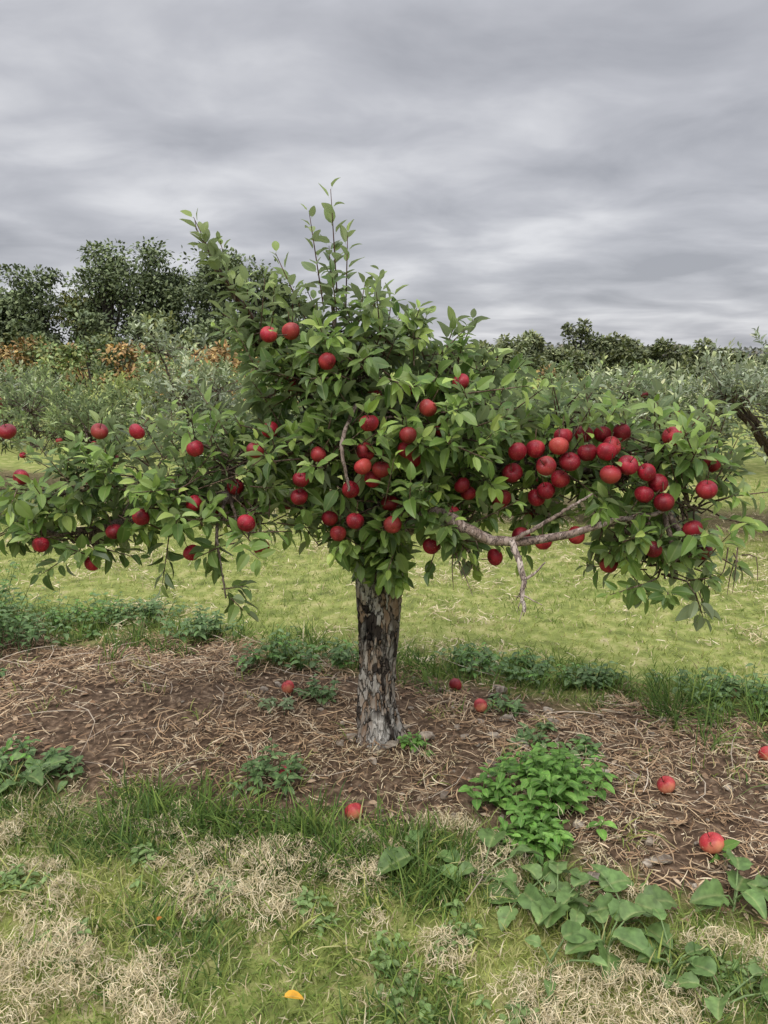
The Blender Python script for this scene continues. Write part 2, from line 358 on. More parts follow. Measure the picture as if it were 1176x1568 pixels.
s_=soil(x,y)*(y+.29*x<5); dn=.22+.78*sst(.40,.58,fbm(x,y,2.4,61)); keep=(rng.random(k)<s_*dn); x=x[keep];y=y[keep];k=len(x)
add_sticks(acc,P3(x,y,.002),rng.random(k)*6.28,.018+.10*rng.random(k)**2,.0015+.0032*rng.random(k),pick(k,STR,.3),lift=.018,tilt=.3)
k=260; x,y=scat(k,-2.6,2.4,1.9,4.6); keep=rng.random(k)<soil(x,y); x=x[keep];y=y[keep];k=len(x)
add_sticks(acc,P3(x,y,.015),rng.random(k)*6.28,.12+.28*rng.random(k),.0025+.0025*rng.random(k),pick(k,[(.5,.42,.32),(.36,.29,.22)],.2),lift=.015,tilt=.12)
acc.build('straw_mulch',M_straw)
acc=Acc()
k=4200; x,y=scat(k,-2.6,2.4,1.8,4.6); keep=rng.random(k)<soil(x,y); x=x[keep];y=y[keep];k=len(x)
d3=np.concatenate([rdir(k),(rng.random((k,1))-.4)*.4],1)
add_leaves(acc,P3(x,y,.012),d3,np.array([0,0,1.])+rng.normal(0,.4,(k,3)),.012+.032*rng.random(k)**1.5,.5,.6*rng.random(k),.3*(rng.random(k)-.3),pick(k,[(.24,.145,.085),(.34,.23,.14),(.16,.10,.06),(.42,.32,.22)],.3),LEAF_LO)
acc.build('dead_leaves',M_straw)
acc=Acc()
def ico():
    import bmesh
    bm=bmesh.new(); bmesh.ops.create_cube(bm,size=1.2); bmesh.ops.subdivide_edges(bm,edges=bm.edges[:],cuts=3,use_grid_fill=True)
    bm.verts.ensure_lookup_table(); V=np.array([v.co[:] for v in bm.verts]); F=np.array([[v.index for v in f.verts] for f in bm.faces]); bm.free()
    return norm(V)*.5*(.55+.45*np.linalg.norm(V,axis=1,keepdims=True)),F
SV,SF=ico()
k=950; x=rng.uniform(-2.0,2.1,k); y=rng.uniform(1.9,3.9,k)
dn=np.exp(-((x-.35)/.75)**2)*.95+.03; keep=rng.random(k)<soil(x,y)*dn; x=x[keep];y=y[keep]
for a_,b_ in zip(x,y):
    s=.006+.030*rng.random()**3
    V=SV*np.array([s*(1+rng.random()),s*(.8+.5*rng.random()),s*(.45+.3*rng.random())])*1.6
    nn=rng.normal(0,1,(3,5))
    for q in range(5):
        nv=norm(nn[:,q]); dd=(V@nv); lim=dd.max()*(.5+.3*rng.random()); V=V-np.maximum(dd-lim,0)[:,None]*nv
    a=rng.random()*6.28; Rz=np.array([[math.cos(a),-math.sin(a),0],[math.sin(a),math.cos(a),0],[0,0,1]])
    V=V@Rz.T+np.array([a_,b_,float(hgt(a_,b_))+s*.28+.003]); g=.65+.5*rng.random()
    C=np.ones((len(V),4)); C[:,:3]=g*np.array([1,.95,.89]); acc.add(V,SF,C)
acc.build('stones',M_stone,smooth=False)

# ------------------------------------------------------------------ weeds
def weed_clump(name,cx,cy,rad,hh,nst,Lf,cols,wr=.5,flat=.3):
    acc=Acc(); px=cx+rng.normal(0,rad*.5,nst); py=cy+rng.normal(0,rad*.42,nst)
    p0=P3(px,py); H=hh*(.5+.6*rng.random(nst))*np.exp(-((px-cx)**2+(py-cy)**2)/(rad*1.6)**2)
    lean=rng.normal(0,.25,(nst,2))
    for q in range(nst):
        tip=p0[q]+np.array([lean[q,0]*H[q],lean[q,1]*H[q],H[q]])
        tube(acc,[p0[q],(p0[q]+tip)/2+rng.normal(0,.004,3),tip],[.0022,.0018,.001],4,cols[0])
        nl=rng.integers(5,9); a0=rng.random()*6.28
        tt=np.linspace(.4,1,nl); aa=a0+np.arange(nl)*2.4
        dd=np.stack([np.cos(aa),np.sin(aa),np.full(nl,flat)],-1)+rng.normal(0,.15,(nl,3))
        add_leaves(acc,p0[q]+(tip-p0[q])*tt[:,None],dd,np.tile([0,0,1.],(nl,1))+rng.normal(0,.2,(nl,3)),Lf*(1.1-.5*tt)*(.7+.5*rng.random(nl)),wr,.3,.25+.3*rng.random(nl),pick(nl,cols,.2))
    return acc.build(name,M_weed)
BR=[(.14,.30,.05),(.19,.36,.07),(.10,.22,.04)]
DK=[(.08,.155,.045),(.12,.21,.065),(.17,.26,.10)]
weed_clump('nettle_plant',.57,2.50,.20,.17,85,.075,BR,.52)
weed_clump('nettle_plant',.48,2.24,.12,.12,35,.065,BR,.5)
weed_clump('weed_plant',-.42,2.62,.12,.13,22,.06,DK,.42)
weed_clump('weed_plant',-.30,3.32,.08,.09,14,.055,DK,.5)
weed_clump('weed_plant',-.45,3.2,.07,.07,8,.05,[(.2,.28,.12),(.26,.33,.18)],.5)
weed_clump('weed_plant',.12,2.86,.06,.07,10,.045,BR,.5)
for (a_,b_,r_,h_,n_) in [(-2.35,4.25,.35,.42,80),(-2.05,4.0,.25,.30,50),(-1.75,4.45,.25,.16,40),(-1.45,4.5,.2,.14,34),(-1.05,4.2,.2,.17,36),(-.55,3.75,.18,.15,26),(-.25,3.7,.18,.15,20),
      (.45,3.75,.2,.12,28),(.75,3.6,.2,.13,30),(1.05,3.55,.16,.11,20),(1.75,3.25,.22,.16,34),(1.55,3.4,.2,.13,24),(-1.55,2.72,.18,.13,30),(-1.3,2.7,.12,.09,16),(.62,2.95,.10,.05,9),(.8,2.85,.08,.06,7),(.55,3.25,.10,.06,9)]:
    weed_clump('weed_plant',a_,b_,r_,h_,n_,.07,DK+([BR[0]] if rng.random()<.4 else []),.48)
HEART=leaf_tpl([-.14,-.04,.06,.18,.3,.45,.6,.74,.87,.95,1],[.35,.72,.88,1,.93,.97,.76,.64,.36,.2,.03],3)
def burdock(name,cx,cy,nl,Lm,sp=.12):
    acc=Acc(); c0=np.array([cx,cy,float(hgt(cx,cy))]); a0=rng.random()*6
    for q in range(nl):
        a=a0+q*2.4+rng.normal(0,.3); r=sp*(.15+.75*rng.random()); hz=.03+.07*rng.random()
        tip=c0+np.array([math.cos(a)*r,math.sin(a)*r,hz])
        tube(acc,[c0+rng.normal(0,.01,3)*[1,1,0],c0*.5+tip*.5+[0,0,.02],tip],[.0035,.003,.002],5,(.22,.32,.12))
        L=Lm*(.5+.7*rng.random())
        add_leaves(acc,tip[None],np.array([[math.cos(a),math.sin(a),-.1+.5*rng.random()]]),np.array([[0,0,1.]])+rng.normal(0,.3,(1,3)),L,.78+.15*rng.random(),.3+.2*rng.random(),.1+.45*rng.random(),pick(1,[(.15,.25,.075),(.20,.30,.10),(.12,.20,.055)],.15),HEART,.065)
    return acc.build(name,M_weed)
for (a_,b_,n_,L_) in [(.10,2.12,4,.10),(.30,2.08,7,.10),(.50,1.94,10,.11),(.60,1.80,8,.10),(.70,1.93,6,.10),(.76,1.74,6,.09),(1.04,2.0,6,.10),(1.18,1.92,6,.10),(.44,1.74,4,.07),(.84,1.62,5,.08),(-1.35,2.62,5,.10),(-1.5,2.7,5,.10),(.40,1.98,5,.10),(.58,1.98,6,.10)]:
    burdock('burdock_plant',a_,b_,n_,L_)
for (a_,b_) in [(.05,1.75),(.22,1.85),(-.2,1.95),(.9,1.75),(.35,1.62),(-.9,1.85),(-.5,2.0),(1.0,1.7),(.1,1.62),(-.75,2.15),(-1.1,2.1)]:
    weed_clump('weed_plant',a_,b_,.10,.06,9,.042,[(.17,.27,.08),(.22,.32,.11)],.55)

# ------------------------------------------------------------------ apples
def apple_geo(nu=24,nv=15):
    V=[];u=np.linspace(0,1,nv)
    for t in u:
        ph=t*math.pi; r=math.sin(ph)*(1+.06*math.cos(ph)); z=math.cos(ph)*.93
        z-= .30*math.exp(-(r/.22)**2)*(1 if ph<1.57 else -.5)
        r*=1+.04*math.cos(ph)
        for q in range(nu):
            a=q/nu*2*math.pi; rr=max(r,.001)*(1+.02*math.cos(a*5)*(1 if ph>1.6 else .4)); V.append((rr*math.cos(a),rr*math.sin(a),z))
    F=[]
    for i in range(nv-1):
        for q in range(nu): F.append([i*nu+q,(i+1)*nu+q,(i+1)*nu+(q+1)%nu,i*nu+(q+1)%nu])
    return np.array(V),np.array(F)
AV,AF=apple_geo()
def rotm(ax,ay,az):
    from mathutils import Euler
    return np.array(Euler((ax,ay,az)).to_matrix())
def add_apple(acc,accs,c,r,tilt=.5,stem=.02):
    M=rotm(rng.normal(0,tilt),rng.normal(0,tilt),rng.random()*6.28)
    V=(AV*np.array([1+.05*rng.normal(),1,.92+.10*rng.random()])*r)@M.T+c
    g=.62+.55*rng.random(); Cc=np.ones((len(V),4)); Cc[:,:3]=g
    Cc[:,3]=np.tile(rng.random(24),15)
    acc.add(V,AF,Cc); up=M@np.array([0,0,1.])
    tube(accs,[c+up*r*.6,c+up*(r*.9),c+up*(r*1.0+stem)+np.array([.002,0,stem*.3])],[.0015,.0013,.0018],5,(.5,.4,.3))

# ------------------------------------------------------------------ main apple tree
tree=empty('apple_tree',(0,0,0))
CL=[(-.19,2.92,1.67,.14,.18,.12),(-.07,2.88,1.54,.28,.3,.16),(-.34,2.9,1.48,.16,.25,.15),(.10,2.82,1.36,.33,.32,.19),(-.27,2.8,1.24,.33,.33,.21),
(.08,2.8,1.05,.25,.27,.13),(-.585,2.85,1.19,.25,.28,.14),(-.88,2.9,1.12,.30,.3,.14),(-1.20,2.9,1.10,.22,.25,.12),(-1.37,2.85,.98,.16,.2,.09),(-1.12,2.82,.92,.18,.2,.08),
(-.54,2.75,1.0,.21,.22,.11),(-.80,2.78,1.02,.2,.2,.1),(.27,2.9,1.24,.3,.33,.23),(.23,2.95,1.54,.15,.2,.10),(.37,2.95,1.42,.17,.2,.12),(.57,2.87,1.20,.25,.27,.14),
(.84,2.82,1.14,.25,.27,.15),(1.03,2.8,1.25,.18,.22,.12),(1.11,2.75,1.06,.15,.22,.17),(1.01,2.7,.83,.17,.2,.11),(.60,2.92,1.03,.17,.2,.09),(0.0,2.84,.84,.08,.08,.07),
(-.09,2.78,.97,.19,.2,.1),(0,3.25,1.38,.35,.28,.22),(-.5,3.2,1.15,.3,.25,.15),(.5,3.2,1.15,.3,.25,.15),(.72,2.9,1.34,.15,.18,.08),(.27,2.78,1.0,.13,.15,.08),
(-.46,2.93,1.64,.06,.10,.09),(-.05,2.9,1.65,.18,.2,.07),(.85,2.72,.97,.14,.15,.07)]
accB=Acc()
T=resample([(-.022,2.95,-.06),(-.02,2.95,.03),(-.033,2.95,.25),(-.024,2.945,.5),(-.018,2.95,.75),(-.012,2.95,.95)],160)
nt_=72; th=np.arange(nt_)/nt_*2*math.pi
zz=T[:,2]; rad=.067+.007*np.cos(zz*9)+.036*np.exp(-np.maximum(zz,0)/.06)+.018*sst(.60,.95,zz)
cth,sth=np.cos(th)[None],np.sin(th)[None]; zc_=zz[:,None]
RR=rad[:,None]*(1+ .16*np.exp(-np.maximum(zz,0)/.10)[:,None]*np.cos(th*5+.8)[None]+.07*np.cos(th*3+zc_*2.5)+.09*(vnoise(cth*3+zc_*2,sth*3+zc_*7,1,2)-.5)*2)
fl=vnoise(cth*5+zc_*1.2,sth*5+zc_*15,1,5); fl2=vnoise(cth*11+zc_*5,sth*11+zc_*26,1,15)
RR+=.008*(sst(.45,.55,fl))+.005*sst(.5,.6,fl2)+.004*(fl2-.5)
V=np.stack([T[:,0:1]+RR*cth,T[:,1:2]+RR*sth,zc_+0*th[None]],-1)
i=np.arange(159)[:,None]*nt_; j=np.arange(nt_)[None]; F=np.stack([i+j,i+(j+1)%nt_,i+nt_+(j+1)%nt_,i+nt_+j],-1).reshape(-1,4)
C=np.ones((160,nt_,4)); pale=np.exp(-((zc_-.085)/.08)**4)*sst(.88,.95,-np.sin(th-.1)[None]+.14*(vnoise(th[None]*5+0*zc_,zc_*30+0*th,1,6)-.5))
lich=sst(.60,.70,vnoise(cth*4+zc_*3,sth*4+zc_*9,1,29))*sst(.4,.6,fl2)*.45
C[...,3]=1-np.maximum(pale,lich)
acc=Acc(); acc.add(V,F,C); acc.build('trunk',M_bark,tree)
limbs=[
 ([(-.012,2.95,.85),(-.06,2.93,1.1),(-.13,2.9,1.35),(-.17,2.92,1.55),(-.19,2.92,1.8)],.045,.006,.8),
 ([(.02,2.93,.85),(.12,2.8,.98),(.19,2.68,1.04),(.30,2.62,.99),(.43,2.6,.955),(.63,2.57,.99),(.82,2.6,1.035),(1.0,2.68,1.05)],.030,.007,1.25),
 ([(.43,2.6,.955),(.5,2.57,1.0),(.60,2.58,1.06),(.72,2.62,1.12)],.009,.004,1.1),
 ([(0,2.96,.88),(.2,3.0,1.1),(.5,2.95,1.17),(.85,2.85,1.17),(1.05,2.8,1.25)],.035,.007,.7),
 ([(-.03,2.95,.86),(-.28,2.93,1.02),(-.6,2.88,1.06),(-.95,2.86,.98),(-1.2,2.84,.93),(-1.42,2.84,.95)],.038,.007,.8),
 ([(-.04,2.95,.92),(-.2,2.9,1.3),(-.40,2.93,1.6),(-.55,2.95,1.80),(-.65,2.95,1.98),(-.69,2.95,2.07)],.028,.001,.7),
 ([(0,2.97,.9),(.05,3.2,1.15),(.05,3.35,1.4)],.03,.008,.7),
 ([(.02,2.96,.88),(.18,2.95,1.25),(.24,2.96,1.6)],.03,.005,.7),
 ([(1.0,2.68,1.05),(1.07,2.68,.94),(1.04,2.68,.84)],.012,.005,.8),
 ([(-.10,2.70,1.42),(-.14,2.55,1.30),(-.115,2.52,1.15)],.007,.005,1.0),
 ([(-.6,2.88,1.06),(-.6,2.7,.98),(-.575,2.62,.86),(-.56,2.62,.745)],.007,.003,.8)]
LP=[]
for P,r0,r1,tn in limbs:
    Q=resample(P,26,.012 if r0>.01 else .004); tt=np.linspace(0,1,26); LP.append(Q)
    tube(accB,Q,r0*(1-tt)**1.1+r1*tt**.6,10,(tn,tn*.95,tn*.92),lump=.18)
Q=resample([(.44,2.59,.965),(.465,2.57,.90),(.485,2.56,.83),(.478,2.56,.78),(.49,2.555,.715)],18,.005)
tube(accB,Q,np.linspace(.013,.006,18),8,(2.1,2.1,2.15),lump=.35)
tube(accB,resample([(.485,2.56,.83),(.52,2.55,.86),(.55,2.54,.90)],6,.004),np.linspace(.006,.003,6),6,(1.7,1.7,1.7))
for s_ in range(9):
    p=Q[rng.integers(8,17)]; e=p+np.array([rng.normal(0,.03),rng.normal(0,.03),-.02-.05*rng.random()])
    tube(accB,[p,(p+e)/2+rng.normal(0,.006,3),e],[.0028,.0022,.0012],5,(1.5,1.4,1.4))
for c0 in [(.255,2.65,.95),(.30,2.68,.93),(1.26,2.7,.9),(1.18,2.72,.82)]:
    for s_ in range(5):
        p=np.array(c0)+rng.normal(0,.02,3); e=p+np.array([rng.normal(0,.05),rng.normal(0,.03),-.08-.10*rng.random()])
        tube(accB,resample([p,(p+e)/2+rng.normal(0,.015,3),e],5),[.003,.0026,.002,.0016,.001],5,(.9,.8,.75))
AP=[(-40,166),(-31.5,167),(-19,157),(-5,137),(8,133),(7.5,128),(14.5,142),(-7,122.5),(-6.3,127.5),(-1,120.5),(-4,117),(10,124),(-10,103),(3,102),(-19,103),(-11.5,114),(-29,111.5),(-28,118),(-22,126.5),(-47,103),(-44,91.5),(-69,89.5),(-84.5,104),(-99,133),(-86,133),(-65,127.5),(-123,92.5),(-130.5,116),(-131,133),(-105,85.5),(-96,97.5),(-66,108.5),(-43,128),(17,92),(40,88),(49,95.5),(57,93.5),(68.5,96),(63,131),(71,131.5),(77,131.5),(83,132),(70.5,126),(65.5,123.5),(79,128),(75,127),(61.5,126.5),(82.5,122.5),(89.5,120),(93.5,116.5),(90,113),(95.5,111),(109,114.5),(98,132),(46,126.5),(55.5,122),(44.5,119),(55,108.5),(58.5,111),(42.5,108),(23.5,105),(106,100.5),(80,86.5),(92,94),(114.5,90),(26.5,150),(29.5,111.5),(27,115),(115,121.5),(77,120),(52,127.5),(60,115),(-16,98)]
HID={(-31.5,167),(7.5,128),(-6.3,127.5),(-11.5,114),(-28,118),(-22,126.5),(-29,111.5),(-65,127.5),(-99,133),(-86,133),(-96,97.5),(-66,108.5),(-43,128),(-105,85.5),(-19,103),(-16,98),(26.5,150),(29.5,111.5),(27,115),(23.5,105),(42.5,108),(106,100.5),(114.5,90),(14.5,142),(10,124),(80,86.5),(55,108.5),(-130.5,116),(60,115),(44.5,119),(52,127.5),(92,94),(98,132),(115,121.5),(-4,117)}
apos=[];arad=[];ahid=[]
cl=np.array(CL)
for ax,az in AP:
    x_,z_=ax/100,az/100
    e=((x_*1.06-cl[:,0])/cl[:,3])**2+((1.6+(z_-1.6)*1.06-cl[:,2])/cl[:,5])**2
    ok=e<1; hid=(ax,az) in HID
    yf=(cl[ok,1]-cl[ok,4]*np.sqrt(1-e[ok])).min()+.01 if ok.any() else 2.68
    r_=(.0325 if x_>.4 else .0290)+.003*rng.random()
    p=np.array([x_,min(max(yf,2.56),2.74)+(.055 if hid else 0),z_])
    if hid: p[0]*=1.02; p[2]=1.6+(p[2]-1.6)*1.02
    for _ in range(8):
        for q,rq in zip(apos,arad):
            dv=p-q; dl=np.linalg.norm(dv)
            if dl<r_+rq+.001: p=p+dv/max(dl,1e-4)*(r_+rq+.001-dl)
    apos.append(p);arad.append(r_);ahid.append(hid)
apos=np.array(apos);arad=np.array(arad)
accA=Acc()
for p,r_ in zip(apos,arad): add_apple(accA,accB,p,r_,.6,.03)
for _ in range(30):
    c=cl[rng.integers(len(cl))]; p=c[:3]+rng.normal(0,.45,3)*c[3:]; p[1]+=.12
    if p[2]<1.5 and np.linalg.norm(apos-p,axis=1).min()>.075: add_apple(accA,accB,p,.029+.004*rng.random(),.45,.03)
SB=[];SD=[];SL=[]
allL=np.concatenate(LP[:8])
for c in CL:
    c=np.array(c); vol=c[3]*c[4]*c[5]; n_=int(11+1300*vol+140*(c[3]*c[5]))
    d0=norm(rng.normal(0,1,(n_,3))); rr=rng.random((n_,1))**.40
    p=c[:3]+d0*rr*c[3:]*1.0
    dd=norm(d0*.75+np.array([0,-.1,.5])+rng.normal(0,.42,(n_,3)))
    SB.append(p);SD.append(dd);SL.append(.05+.16*rng.random(n_)**1.6)
    near=allL[np.argmin(np.linalg.norm(allL-c[:3],axis=1))]
    mid=(near+c[:3])/2+rng.normal(0,.03,3)
    tube(accB,resample([near,mid,c[:3]],8,.01),np.linspace(.011,.005,8),6,(.8,.75,.7))
    for q in range(n_):
        if rng.random()<.8:
            tube(accB,[c[:3]+(p[q]-c[:3])*.12+rng.normal(0,.02,3),(c[:3]+p[q])/2+rng.normal(0,.02,3),p[q]],[.0045,.0035,.0022],4,(.6,.52,.45))
SB=np.concatenate(SB);SD=np.concatenate(SD);SL=np.concatenate(SL)
def shoots(acc,SB,SD,SL,nl,Lm,cols,tpl=LEAF,twig=None,filt=None,upright=0.0,wr=.48,jit=.2,tcol=(.6,.5,.42)):
    K=len(SB); t=np.linspace(.05,1,nl)[None]*np.ones((K,1))
    ph=rng.random((K,1))*6.28+np.arange(nl)[None]*2.4
    a=norm(np.cross(SD,np.array([.3,.9,.2]))); b_=np.cross(SD,a)
    rad=np.cos(ph)[...,None]*a[:,None]+np.sin(ph)[...,None]*b_[:,None]
    th=(1.25-.75*t-upright*.35+rng.normal(0,.15,t.shape))[...,None]
    ld=np.cos(th)*SD[:,None]+np.sin(th)*rad; ld=ld+np.array([0,0,-.22*(1-upright)])+rng.normal(0,.14,ld.shape)
    nrm=SD[:,None]*.7+np.array([0,0,.75])+rng.normal(0,.3,ld.shape)
    pos=SB[:,None]+SD[:,None]*(t*SL[:,None])[...,None]+rad*.006
    L=Lm*(.55+.6*rng.random(t.shape))*(1.08-.35*t**2)
    tone=(rng.random((K,1))); cc=pick(K*nl,cols,jit).reshape(K,nl,3)
    cc=cc*(.7+.6*tone[...,None]); cc=cc*(1+np.array([.50,.36,.08])*(t**2)[...,None]*(tone>.35)[...,None])
    pos=pos.reshape(-1,3);ld=ld.reshape(-1,3);nrm=nrm.reshape(-1,3);L=L.ravel();cc=cc.reshape(-1,3)
    if filt is not None:
        kp=filt(pos,ld,L); pos,ld,nrm,L,cc=pos[kp],ld[kp],nrm[kp],L[kp],cc[kp]
    k=len(pos)
    add_leaves(acc,pos,ld,nrm,L,wr*(.85+.3*rng.random(k)),.15+.5*rng.random(k),-.02+.5*rng.random(k),cc,tpl,.025 if tpl is LEAF else 0)
    if twig is not None:
        for q in range(K):
            tube(twig,[SB[q]-SD[q]*.015,SB[q]+SD[q]*SL[q]*.5,SB[q]+SD[q]*SL[q]],[.0028,.0024,.0012],4,tcol)
def afilt(pos,ld,L):
    kp=np.ones(len(pos),bool); mid=pos+ld*(L*.5)[:,None]; tip=pos+ld*(L*.9)[:,None]
    for p,r_,h_ in zip(apos,arad,ahid):
        pr=.35 if h_ else .82
        for s_ in (pos,mid,tip):
            d=s_-p; rad=np.hypot(d[:,0],d[:,2])
            kp&=~((np.linalg.norm(d,axis=1)<r_*1.08))
            kp&=~((rad<r_*.85)&(d[:,1]<0)&(d[:,1]>-.3)&(RD<pr))
    return kp
NL=12
RD=rng.random(len(SB)*NL)
LC=[(.115,.20,.045),(.155,.25,.055),(.20,.30,.075),(.08,.145,.036),(.25,.335,.10)]
accL=Acc()
shoots(accL,SB,SD,SL,NL,.087,LC,LEAF,accB,afilt,wr=.46)
SP=[((-.17,2.92,1.78),(-.19,2.92,2.17)),((-.22,2.9,1.76),(-.265,2.88,2.09)),((-.28,2.92,1.70),(-.39,2.9,1.95)),((-.02,2.9,1.66),(-.01,2.9,1.89)),((-.58,2.95,1.84),(-.69,2.95,2.08)),
((-.52,2.94,1.76),(-.62,2.92,1.93)),((-.5,2.94,1.70),(-.50,2.92,1.88)),((-.46,2.94,1.66),(-.60,2.95,1.74)),((-.42,2.93,1.60),(-.40,2.92,1.84)),((-.34,2.92,1.62),(-.33,2.9,1.82)),((.06,2.9,1.60),(.12,2.9,1.76)),((.10,2.93,1.58),(.16,2.93,1.74)),
((.22,2.95,1.58),(.27,2.95,1.72)),((.28,2.95,1.58),(.33,2.95,1.72)),((-.10,2.9,1.68),(-.07,2.9,1.84)),((1.0,2.78,1.3),(.96,2.75,1.46)),((1.08,2.8,1.28),(1.15,2.78,1.40)),((.4,2.95,1.48),(.43,2.95,1.6)),
((-1.05,2.9,1.2),(-1.07,2.9,1.36)),((-.14,2.92,1.76),(-.13,2.9,2.02)),((-.47,2.93,1.7),(-.55,2.9,1.85)),((-.38,2.93,1.60),(-.46,2.9,1.76)),((1.2,2.75,1.1),(1.28,2.75,1.22)),((-.19,2.92,1.74),(-.20,2.94,1.98)),((.0,2.9,1.6),(.03,2.9,1.8)),((-.42,2.93,1.6),(-.52,2.9,1.66)),((-.9,2.9,1.2),(-.95,2.88,1.32)),((.65,2.9,1.36),(.62,2.88,1.47)),((.85,2.85,1.3),(.9,2.82,1.4)),((-.62,2.94,1.9),(-.66,2.93,2.02)),((-.54,2.94,1.78),(-.60,2.96,2.0))]
s0=np.array([a for a,b in SP]);s1=np.array([b for a,b in SP]); dl=np.linalg.norm(s1-s0,axis=1)
shoots(accL,s0,norm(s1-s0),dl,13,.088,[(.13,.19,.06),(.17,.24,.08),(.22,.29,.12)],LEAF,accB,None,.35,wr=.5,tcol=(.5,.3,.25))
low=np.array([(-.545,2.61,.75),(-.56,2.62,.78),(1.15,2.72,.82),(1.24,2.7,.86),(-.07,2.84,.86),(.03,2.83,.85),(.26,2.66,.95),(-.03,2.82,.82)])
shoots(accL,low,norm(np.array([(.6,-.2,-.5),(.8,0,.1),(.6,0,-.2),(.5,0,-.3),(-.4,-.5,-.2),(.4,-.5,-.5),(.3,-.4,-.3),(0,-.5,-.6)])),np.full(8,.07),8,.085,LC,LEAF,accB)
accL.build('leaves',M_leaf,tree); accB.build('branches',M_limb,tree); accA.build('apples',M_apple,tree)

# ------------------------------------------------------------------ fallen apples
for (a_,b_,r_,tl) in [(-.447,3.35,.031,1),(.341,3.43,.03,1),(.433,3.2,.031,1),(-.103,2.38,.032,1.2),(-.37,2.62,.029,1),(1.03,2.55,.031,1),(1.06,2.22,.036,.3),(1.51,2.78,.032,1),(1.62,3.35,.03,1)]:
    acc=Acc();ac2=Acc(); c=np.array([0,0,0.])
    e=empty('fallen_apple',(a_,b_,float(hgt(a_,b_))+r_+.006))
    add_apple(acc,ac2,c,r_,tl,.015); acc.build('fruit',M_apple2 if r_!=.03 else M_apple,e); ac2.build('stem',M_limb,e)
    if r_==.036:
        ac3=Acc(); shoots(ac3,np.array([[0,0,-.01]]),norm(np.array([[.2,-.6,.0]])),np.array([.05]),8,.07,BR); ac3.build('leaf_cluster',M_leaf,e)
acc=Acc(); add_leaves(acc,P3(np.array([-.25,-.63]),np.array([1.60,1.86]),.06),np.array([[1,.1,.1],[.3,1,.1]]),np.array([[0,0,1.],[0,0,1]]),np.array([.06,.03]),.5,.5,.3,np.array([[.75,.38,.03],[.7,.25,.05]])); acc.build('yellow_leaves',M_weed)

# ------------------------------------------------------------------ other orchard trees
def orchard_tree(x,y,h,w,cols,ns=300,nl=13,Lm=.085,apples=0,up=.7,tpl=LEAF_LO):
    e=empty('apple_tree',(x,y,0)); aB=Acc();aL=Acc();aA=Acc(); g=float(hgt(x,y))
    tube(aB,resample([(0,0,g-.05),(.02,0,g+.3),(0,.02,g+.75)],10,.01),np.linspace(.085,.06,10),10,(.5,.45,.42),lump=.2)
    cs=[]
    for q in range(13):
        a=q*2.4+rng.random(); r=w*(.20+.5*rng.random()); z=g+.55+(h-.95)*rng.random()
        c=np.array([math.cos(a)*r,math.sin(a)*r*.8,z]); cs.append(c)
        tube(aB,resample([(0,.01,g+.55),(c*.5+np.array([0,0,.32+g*.5])),c],8,.02),np.linspace(.03,.008,8),6,(.5,.45,.42))
    cs.append(np.array([0,0,h-.45])); cs=np.array(cs)
    ci=rng.integers(0,len(cs),ns); d0=norm(rng.normal(0,1,(ns,3)))
    p=cs[ci]+d0*rng.random((ns,1))**.5*np.array([w*.36,w*.36,.27])
    p[:,2]=np.clip(p[:,2],g+.32+.15*rng.random(ns),h-.12-.15*rng.random(ns))
    dd=norm(d0*.5+np.array([0,0,.7])+rng.normal(0,.3,(ns,3)))
    shoots(aL,p,dd,.12+.16*rng.random(ns),nl,Lm,cols,tpl,None,None,up,wr=.42,jit=.3)
    for q in range(0,ns,2):
        c=cs[ci[q]]; tube(aB,[c,(c+p[q])/2+rng.normal(0,.03,3),p[q],p[q]+dd[q]*.15],[.006,.005,.003,.002],3,(.6,.52,.5))
    for q in range(apples):
        add_apple(aA,aB,p[rng.integers(ns)]+np.array([0,-.05,-.03]),.034)
    aB.build('branches',M_limb,e); aL.build('leaves',M_leafbg,e)
    if apples: aA.build('apples',M_apple,e)
SIL=[(.27,.32,.20),(.35,.40,.27),(.20,.25,.14),(.44,.48,.36)]
MGR=[(.17,.24,.09),(.23,.30,.12),(.13,.19,.07),(.31,.36,.19)]
YGR=[(.26,.32,.10),(.32,.36,.12),(.20,.26,.08)]
for (x,y,h,w,cc,ap) in [(-5.9,9.2,1.68,1.0,MGR,4),(-4.55,8.8,1.62,1.1,MGR+SIL,8),(-3.2,8.3,1.42,1.0,MGR,4),(-1.95,8.1,2.02,.95,SIL,0),(-.7,7.9,1.75,1.0,MGR,0),(.6,7.6,1.6,1.0,MGR,0),(1.6,7.3,1.48,.85,MGR,4),(2.45,7.0,1.62,.8,SIL+MGR,10),(3.55,6.8,1.92,.95,SIL,4),(4.8,6.4,1.8,1.0,SIL,0)]:
    orchard_tree(x,y,h,w,cc,ns=300,apples=ap)
for (x,y,h) in [(-7.6,13.6,1.7),(-6,13.2,1.45),(-4.4,12.8,1.4),(-2.9,12.4,1.75),(-1.3,12,1.6),(.3,11.7,1.5),(1.9,11.3,1.45),(3.2,11,1.5),(4.4,10.7,1.6),(5.6,10.3,1.6),(7.2,10,1.7)]:
    orchard_tree(x,y,h,1.15,[SIL,MGR,YGR][int(rng.integers(3))],ns=140,nl=10,Lm=.13)

